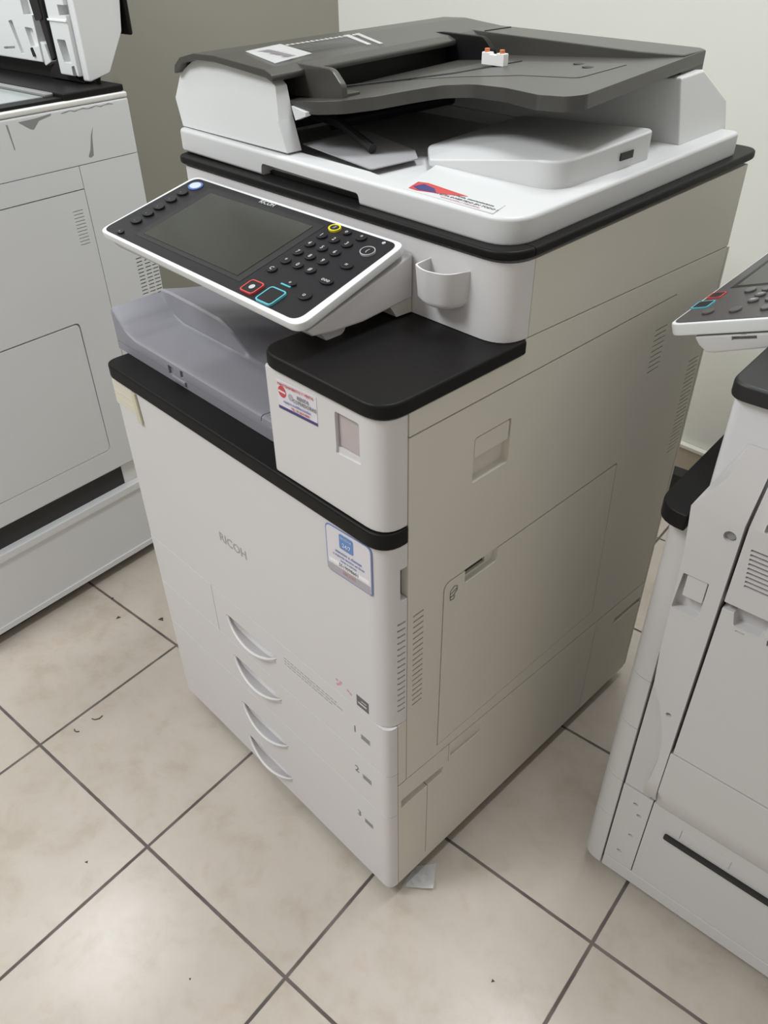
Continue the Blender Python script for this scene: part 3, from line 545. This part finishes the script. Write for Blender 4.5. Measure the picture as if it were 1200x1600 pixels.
cb = B(); prism(cb, rp([(.0005, .6205), (.0330, .6205), (.0330, .6745), (.0035, .6745)], [.003, .004, .002, .002]), 'y', -.04, -.008); cut(sc_, cb)
cb = B(); prism(cb, circ(.0385, .7440, .0068, 18), 'y', -.04, -.014); prism(cb, circ(.034, .4510, .0038, 14), 'y', -.04, -.014); cut(sc_, cb)
bm = B(); prism(bm, circ(.0390, .7435, .0048, 16), 'y', -.0165, -.013); link('screw', bm, SCUFF, Q)
bm = B(); prism(bm, rp(rect(.0080, .0315, .6420, .6735), .002), 'y', -.0185, -.0085); bev(bm, .001); link('latch', bm, QW, Q)
# inner flat panel left of the curve, bank side with screw holes
bm = B(); box(bm, 0, .040, .0008, .011, .2505, .50); bev(bm, .001); link('lower_side_panel', bm, QW, Q)
bm = B(); box(bm, -.0005, .0455, 0, .011, .060, .2475); bev(bm, .001); o = link('bank_end_panel', bm, QW, Q)
holes = ((.024, .219), (.033, .198), (.030, .143), (.0205, .090)); cb = B()
for x, z in holes: prism(cb, circ(x, z, .0042, 14, .003), 'y', -.01, .006)
cut(o, cb)
for x, z in holes: bm = B(); prism(bm, circ(x+.0008, z-.0006, .0026, 12), 'y', .0035, .0062); link('screw', bm, SCUFF, Q)
bm = B(); box(bm, .0468, .60, 0, .011, .0600, .2470); bev(bm, .001); o = link('bank_door', bm, QW, Q)
cb = B(); box(cb, .0935, .1660, -.01, .0012, .2035, .2250); cut(o, cb); bm = B(); box(bm, .0945, .1650, .0002, .003, .2045, .2240); bev(bm, .001); link('grip_plate', bm, QW, Q)
bm = B(); prism(bm, rp([(.074, .1900), (.60, .1900), (.60, .1985), (.074, .1985)], [.004, .002, .002, .004]), 'y', -.0060, .001); bev(bm, .0015); link('rubber_bumper', bm, BLACK, Q)
bm = B(); box(bm, -.0005, .60, -.0005, .575, .030, .0588); bev(bm, .002); link('base_rail', bm, QW, Q)
# upper louvred cover, bypass door, lower door
bm = B(); prism(bm, [(-.020, .6600), (-.020, .763), (-.011, .804), (.0005, .843), (.0005, .6600)], 'x', .0530, .46)
for v in bm.verts:
    if v.co.x < .1: v.co.x += max(0, v.co.z-.763)*.05
bev(bm, .0015); o = link('louvred_cover', bm, QW, Q)
cb = B()
for i in range(9): z = .6905+i*.0058; x0 = .0670-.0006*i; prism(cb, [(x0, z), (.20, z), (.20, z+.0030), (x0, z+.0030)], 'y', -.03, -.012)
cut(o, cb); cb = B(); prism(cb, rp(rect(.068, .13, .764, .775), .003), 'y', -.03, .012); cut(o, cb)
bm = B(); prism(bm, [(-.0185, .3865), (-.0185, .6500), (.011, .6500), (.011, .3865)], 'x', .0530, .46); bev(bm, .0015); o = link('bypass_door', bm, QW, Q)
cb = B(); prism(cb, rp([(.0640, .66), (.0700, .6330), (.101, .6330), (.1040, .66)], [0, .004, .004, 0]), 'y', -.04, -.004); cut(o, cb); 
cb = B(); box(cb, .0735, .0835, -.04, -.0170, .6265, .6285); cut(o, cb)
bm = B(); tube(bm, [(.1085, -.0188, .628), (.1075, -.0188, .634), (.112, -.0188, .638), (.118, -.0188, .640)], .0008, 5); tube(bm, [(.1075, -.0188, .634), (.116, -.0188, .630)], .0008, 5); link('tray_icon', bm, INK, o)
bm = B(); prism(bm, [(-.0185, .300), (-.0185, .3845), (.011, .3845), (.011, .2500), (-.002, .2500)], 'x', .0500, .46); bev(bm, .001); link('lower_door', bm, QW, Q)
bm = B(); box(bm, .30, .62, .0005, .58, .25, .88); bev(bm, .004); link('rear_cover', bm, QW, Q)
bm = B(); box(bm, .17, .64, .02, .60, .907, .985); bev(bm, .012, 3); link('scanner_body', bm, QW, Q)
bm = B(); box(bm, .165, .645, .01, .61, .987, 1.0); bev(bm, .004, 3); link('scanner_frame', bm, DARK, Q)
bm = B(); box(bm, .18, .63, .02, .60, 1.002, 1.06); bev(bm, .012, 3); link('lid', bm, BRIGHT, Q)
# its control panel
a2 = math.atan2(.036, .102); qd = Vector((math.cos(a2), 0, math.sin(a2))); qn = Vector((-math.sin(a2), 0, math.cos(a2)))
# local frame: u along local -Y (reading direction), v up the slope, w normal
QM = Matrix(((0, qd.x, qn.x, -.119), (-1, 0, 0, .100), (0, qd.z, qn.z, .8945), (0, 0, 0, 1)))
def qlink(nm, bm, m, parent): o = link(nm, bm, m, parent); o.data.transform(QM); return o
bm = B(); prism(bm, rp(rect(-.41, 0, 0, .165), .014, 6), 'z', -.014, 0); bev(bm, .002); qp = qlink('control_panel', bm, BRIGHT, Q)
bm = B(); prism(bm, rp(rect(-.405, -.004, .004, .161), .012, 6), 'z', -.002, .0007); qlink('panel_face', bm, mat('panel_charcoal', (.075, .068, .068), .38), qp)
bm = B(); prism(bm, rect(-.366, -.132, .018, .142), 'z', .0007, .0010); qlink('screen_bezel', bm, BLACK, qp)
bm = B(); prism(bm, rect(-.360, -.138, .024, .136), 'z', .0010, .0014); qlink('touch_screen', bm, SCREEN, qp)
for i in range(12):
    x, y = -.108+.0213*(i % 3), .125-.0185*(i//3); bm = B(); prism(bm, circ(x, y, .0075, 16, .0058), 'z', .0004, .0034); bev(bm, .0009, 2, 40); qlink('key', bm, mat('key_charcoal', (.09, .085, .085), .3) if i == 0 else bpy.data.materials['key_charcoal'], qp)
    o = text('key_legend', '123456789*0#'[i], .0085, (0, 0, 0), (1, 0, 0), (0, 1, 0), LETW, qp, .0001, .0002); o.data.transform(QM @ Matrix.Translation((x, y, .0036)))
for x, y in ((-.034, .125), (-.034, .095), (-.034, .062), (-.034, .032), (-.11, .05)):
    bm = B(); prism(bm, circ(x, y, .0095, 16, .0062), 'z', .0004, .0034); bev(bm, .0009, 2, 40); qlink('key', bm, bpy.data.materials['key_charcoal'], qp)
for x, y, rx, ry, m, nm in ((-.102, .014, .0115, .0085, REDM, 'stop_key'), (-.066, .013, .0135, .010, CYAN, 'start_key')):
    bm = B(); o_ = rp(rect(x-rx, x+rx, y-ry, y+ry), .004, 4); i_ = rp(rect(x-rx+.0016, x+rx-.0016, y-ry+.0016, y+ry-.0016), .003, 4)
    a = [bm.verts.new((*p, .0022)) for p in o_]; b = [bm.verts.new((*p, .0022)) for p in i_]; a0 = [bm.verts.new((*p, .0004)) for p in o_]; n = len(a)
    for i in range(n): j = (i+1) % n; bm.faces.new((a[i], a[j], b[j], b[i])); bm.faces.new((a0[i], a0[j], a[j], a[i]))
    bm.faces.new(b).material_index = 1; q_ = qlink(nm, bm, m, qp); q_.data.materials.append(KEY)
bm = B(); hs = [(-.088, .0095), (.028, .051), (.028, .033), (-.008, .0195), (-.063, -.0035), (-.071, -.0050), (-.081, .001)]
prism(bm, [(x, z+.8795) for x, z in hs], 'y', .1015, .50); bev(bm, .003); hq = link('panel_housing', bm, QW, qp)
cb = B(); prism(cb, [(-.047, .8965), (-.022, .9050), (-.0235, .9090), (-.0485, .9005)], 'y', .09, .110); prism(cb, [(-.004, .9105), (.02, .919), (.0185, .924), (-.0055, .9155)], 'y', .09, .110); cut(hq, cb)
text('lettering', 'SD', .0055, (-.0375, .1012, .9085), (1, 0, .33), (-.33, 0, 1), INK, hq)
bm = B(); box(bm, .02, .19, .15, .45, .89, .935); link('panel_arm', bm, QW, Q)
bm = B()
for x, y in ((.03, .06), (.03, .53), (.58, .06), (.58, .53)):
    bm = B(); prism(bm, circ(y, .0155, .0155), 'x', x-.01, x+.01); box(bm, x-.012, x+.012, y-.014, y+.014, .022, .032); link('caster', bm, BLACK, Q)
bm = B(); tube(bm, [(-.40, 1.330, .012), (-.33, 1.352, .012), (-.27, 1.362, .014), (-.19, 1.37, .012), (-.10, 1.34, .012)], [.014]*5, 10)

# black box behind, between the two copiers
bm2 = B(); prism(bm2, rp([(-.330, 1.290), (-.060, 1.330), (-.066, 1.372), (-.336, 1.332)], .004), 'z', 0.0, .075); bev(bm2, .004); bm.free()
pb = link('power_strip', bm2, BLACK); tag(pb, 'black box-shaped power strip on the floor between the copiers by the back wall', 'power strip')

# ================================================================== left photocopier (opened lid)
K = thing('photocopier', 'pale grey photocopier at the left edge with its lid standing open', 'photocopier', (-.999, -.208, 0), R(96.18))
bm = B(); box(bm, -.09, .560, .014, .575, .05, .99); link('chassis', bm, GAP, K)
bm = B(); prism(bm, [(-.096, .2700), (.573, .2700), (.573, .998), (-.096, .998)], 'y', 0, .013); bev(bm, .004, 3); kp = link('side_cover', bm, LGREY, K)
cb = B(); box(cb, -.2, .60, -.01, .0045, .9015, .9030); box(cb, .4405, .4418, -.01, .009, .30, .9015); box(cb, -.2, .4405, -.01, .0075, .8605, .8625); 
for i in range(11): z = .764+i*.0062; box(cb, .407, .428, -.01, .004, z, z+.0013)
cut(kp, cb)
cb = B()
for i in range(14):
    z = .607+i*.0075
    for x in (.520, .539, .556): box(cb, x, x+.014, -.01, .009, z, z+.0026)
cut(kp, cb)
bm_d = rp([(-.20, .3235), (.360, .3235), (.3635, .6225), (-.20, .6225)], [0, .012, .010, 0], 4)
cb = B(); prism(cb, bm_d, 'y', -.02, .008); cut(kp, cb)
bm = B(); prism(bm, rp([(-.096, .3245), (.3590, .3245), (.3612, .6195), (-.096, .6195)], [0, .011, .010, 0], 4), 'y', .0002, .0078); bev(bm, .001); link('side_door', bm, LGREY, K)
# dents and scuffs on the upper panel
for nm, pts in (('scuff', [(.347, .9905), (.380, .9915), (.411, .9945), (.409, .9915), (.385, .987), (.372, .975), (.366, .977)]), ('scuff', [(.465, .9135), (.470, .9115), (.476, .914), (.481, .945), (.486, .960), (.479, .948), (.472, .925)]), ('scuff', [(.324, .990), (.327, .989), (.329, .950), (.3275, .950)])):
    bm = B(); prism(bm, pts, 'y', -.0004, .002); link(nm, bm, SCUFF, kp)
bm = B()
pts = [(.43+.009*k, .9920+.0012*((k*7) % 3)) for k in range(13)]; prism(bm, pts+[(x, z-.0010-.0008*(i % 2)) for i, (x, z) in list(enumerate(pts))[::-1]], 'y', -.0003, .002); link('scuff', bm, SCUFF, kp)
# rim, frame and glass
bm = B(); box(bm, -.096, .573, .0, .587, .9985, 1.0080); bev(bm, .003, 3); link('scanner_rim', bm, mat('rim_cream', (.72, .71, .68), .45), K)
bm = B(); prism(bm, rp(rect(.445, .572, .006, .587), .004), 'z', 1.0085, 1.0200); bev(bm, .003, 3); link('scanner_frame', bm, DARK, K)
bm = B(); box(bm, -.09, .445, .010, .587, 1.0085, 1.0135); bev(bm, .001); link('frame_front', bm, DARK, K)
bm = B(); box(bm, -.07, .425, .040, .56, 1.0135, 1.0150); link('platen_glass', bm, GLASS, K)
bm = B(); box(bm, .427, .4445, .036, .57, 1.0130, 1.0195); bev(bm, .002); link('glass_divider', bm, SILVER, K)
# bottom bank and gap
bm = B(); box(bm, -.096, .573, 0, .013, .030, .1950); bev(bm, .002); box(bm, -.096, .573, -.006, .045, .1965, .2150); bev(bm, .002); box(bm, -.096, .573, -.004, .0, .030, .043); link('bank_side_cover', bm, LGREY, K)
bm = B(); box(bm, .38, .50, .012, .06, .2155, .268); link('white_insert', bm, FOAM, K)
for x, y in ((-.05, .05), (-.05, .53), (.52, .05), (.52, .53)):
    bm = B(); prism(bm, circ(x, .0155, .0155), 'y', y-.01, y+.01); box(bm, x-.012, x+.012, y-.012, y+.012, .024, .052); link('caster', bm, BLACK, K)
# opened lid, upright
KL = []
bm = B(); prism(bm, rp([(.520, 1.026), (.566, 1.036), (.608, 1.099), (.620, 1.17), (.620, 1.46), (.520, 1.46)], [.004, .008, .012, .02, .01, .01], 5), 'y', .032, .052); bev(bm, .004, 3); 
lid2 = link('open_lid', bm, BRIGHT, K)
bm = B(); box(bm, .545, .612, .052, .58, 1.10, 1.46); link('lid_core', bm, GREYD, lid2)
# underside column at the near side
bm = B(); box(bm, .512, .545, .052, .112, 1.034, 1.46); bev(bm, .003, 2); o = link('underside_column', bm, BRIGHT, lid2)
cb = B(); prism(cb, rp([(.066, 1.055), (.090, 1.055), (.098, 1.092), (.071, 1.092)], .003), 'x', .50, .530); prism(cb, rect(.052, .072, 1.130, 1.146), 'x', .50, .53); prism(cb, [(.055, 1.03), (.070, 1.03), (.069, 1.050), (.060, 1.052)], 'x', .50, .520); cut(o, cb)
bm = B(); box(bm, .510, .5121, .052, .112, 1.1205, 1.1235); link('column_rib', bm, PAPER, lid2)
bm = B(); prism(bm, [(.116, 1.060), (.127, 1.055), (.143, 1.150), (.170, 1.46), (.145, 1.46), (.120, 1.150)], 'x', .5085, .518); bev(bm, .002); prism(bm, rp([(.122, 1.122), (.146, 1.118), (.152, 1.156), (.124, 1.160)], .004), 'x', .5060, .520); link('cable', bm, BLACK, lid2)
bm = B(); prism(bm, [(.062, 1.022), (.172, 1.022), (.168, 1.035), (.128, 1.062), (.112, 1.056), (.10, 1.036)], 'x', .525, .56); bev(bm, .002); link('hinge', bm, BLACK, K)
bm = B(); box(bm, .535, .545, .112, .60, 1.06, 1.46); link('underside_recess', bm, GREY, lid2)
bm = B(); box(bm, .516, .534, .172, .587, 1.048, 1.46); bev(bm, .003); o = link('underside_frame', bm, BRIGHT, lid2)
cb = B(); prism(cb, rp([(.232, 1.058), (.242, 1.058), (.262, 1.112), (.248, 1.114)], .002), 'x', .50, .528); prism(cb, rp([(.262, 1.066), (.305, 1.062), (.305, 1.066), (.262, 1.070)], .001), 'x', .50, .522); prism(cb, rp([(.172, 1.075), (.200, 1.072), (.208, 1.105), (.182, 1.104)], .003), 'x', .50, .524); prism(cb, rect(.16, .200, 1.125, 1.47), 'x', .50, .530); cut(o, cb)
bm = B(); prism(bm, [(.150, 1.050), (.172, 1.042), (.188, 1.06), (.182, 1.085), (.160, 1.080)], 'x', .520, .534); bev(bm, .002); link('underside_bracket', bm, BRIGHT, lid2)
bm = B(); prism(bm, [(.190, 1.058), (.198, 1.056), (.202, 1.070), (.196, 1.072)], 'x', .5135, .5165); link('release_lever', bm, BLACK, lid2)
bm = B(); box(bm, .6205, .6285, .026, .58, 1.092, 1.46); bev(bm, .005, 3); link('lid_tray_edge', bm, DARK, lid2)
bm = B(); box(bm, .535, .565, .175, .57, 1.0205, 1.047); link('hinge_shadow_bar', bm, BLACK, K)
bm = B(); tube(bm, [(.555, .06, 1.018), (.558, .058, 1.034)], .004, 8); link('hinge_pin', bm, BLACK, K)

# area weighted normals keep the large flat panels evenly shaded
for o in list(col.objects):
    if o.type == 'MESH' and len(o.data.polygons) > 6:
        wn = o.modifiers.new('weighted_normal', 'WEIGHTED_NORMAL'); wn.keep_sharp = True; wn.weight = 60
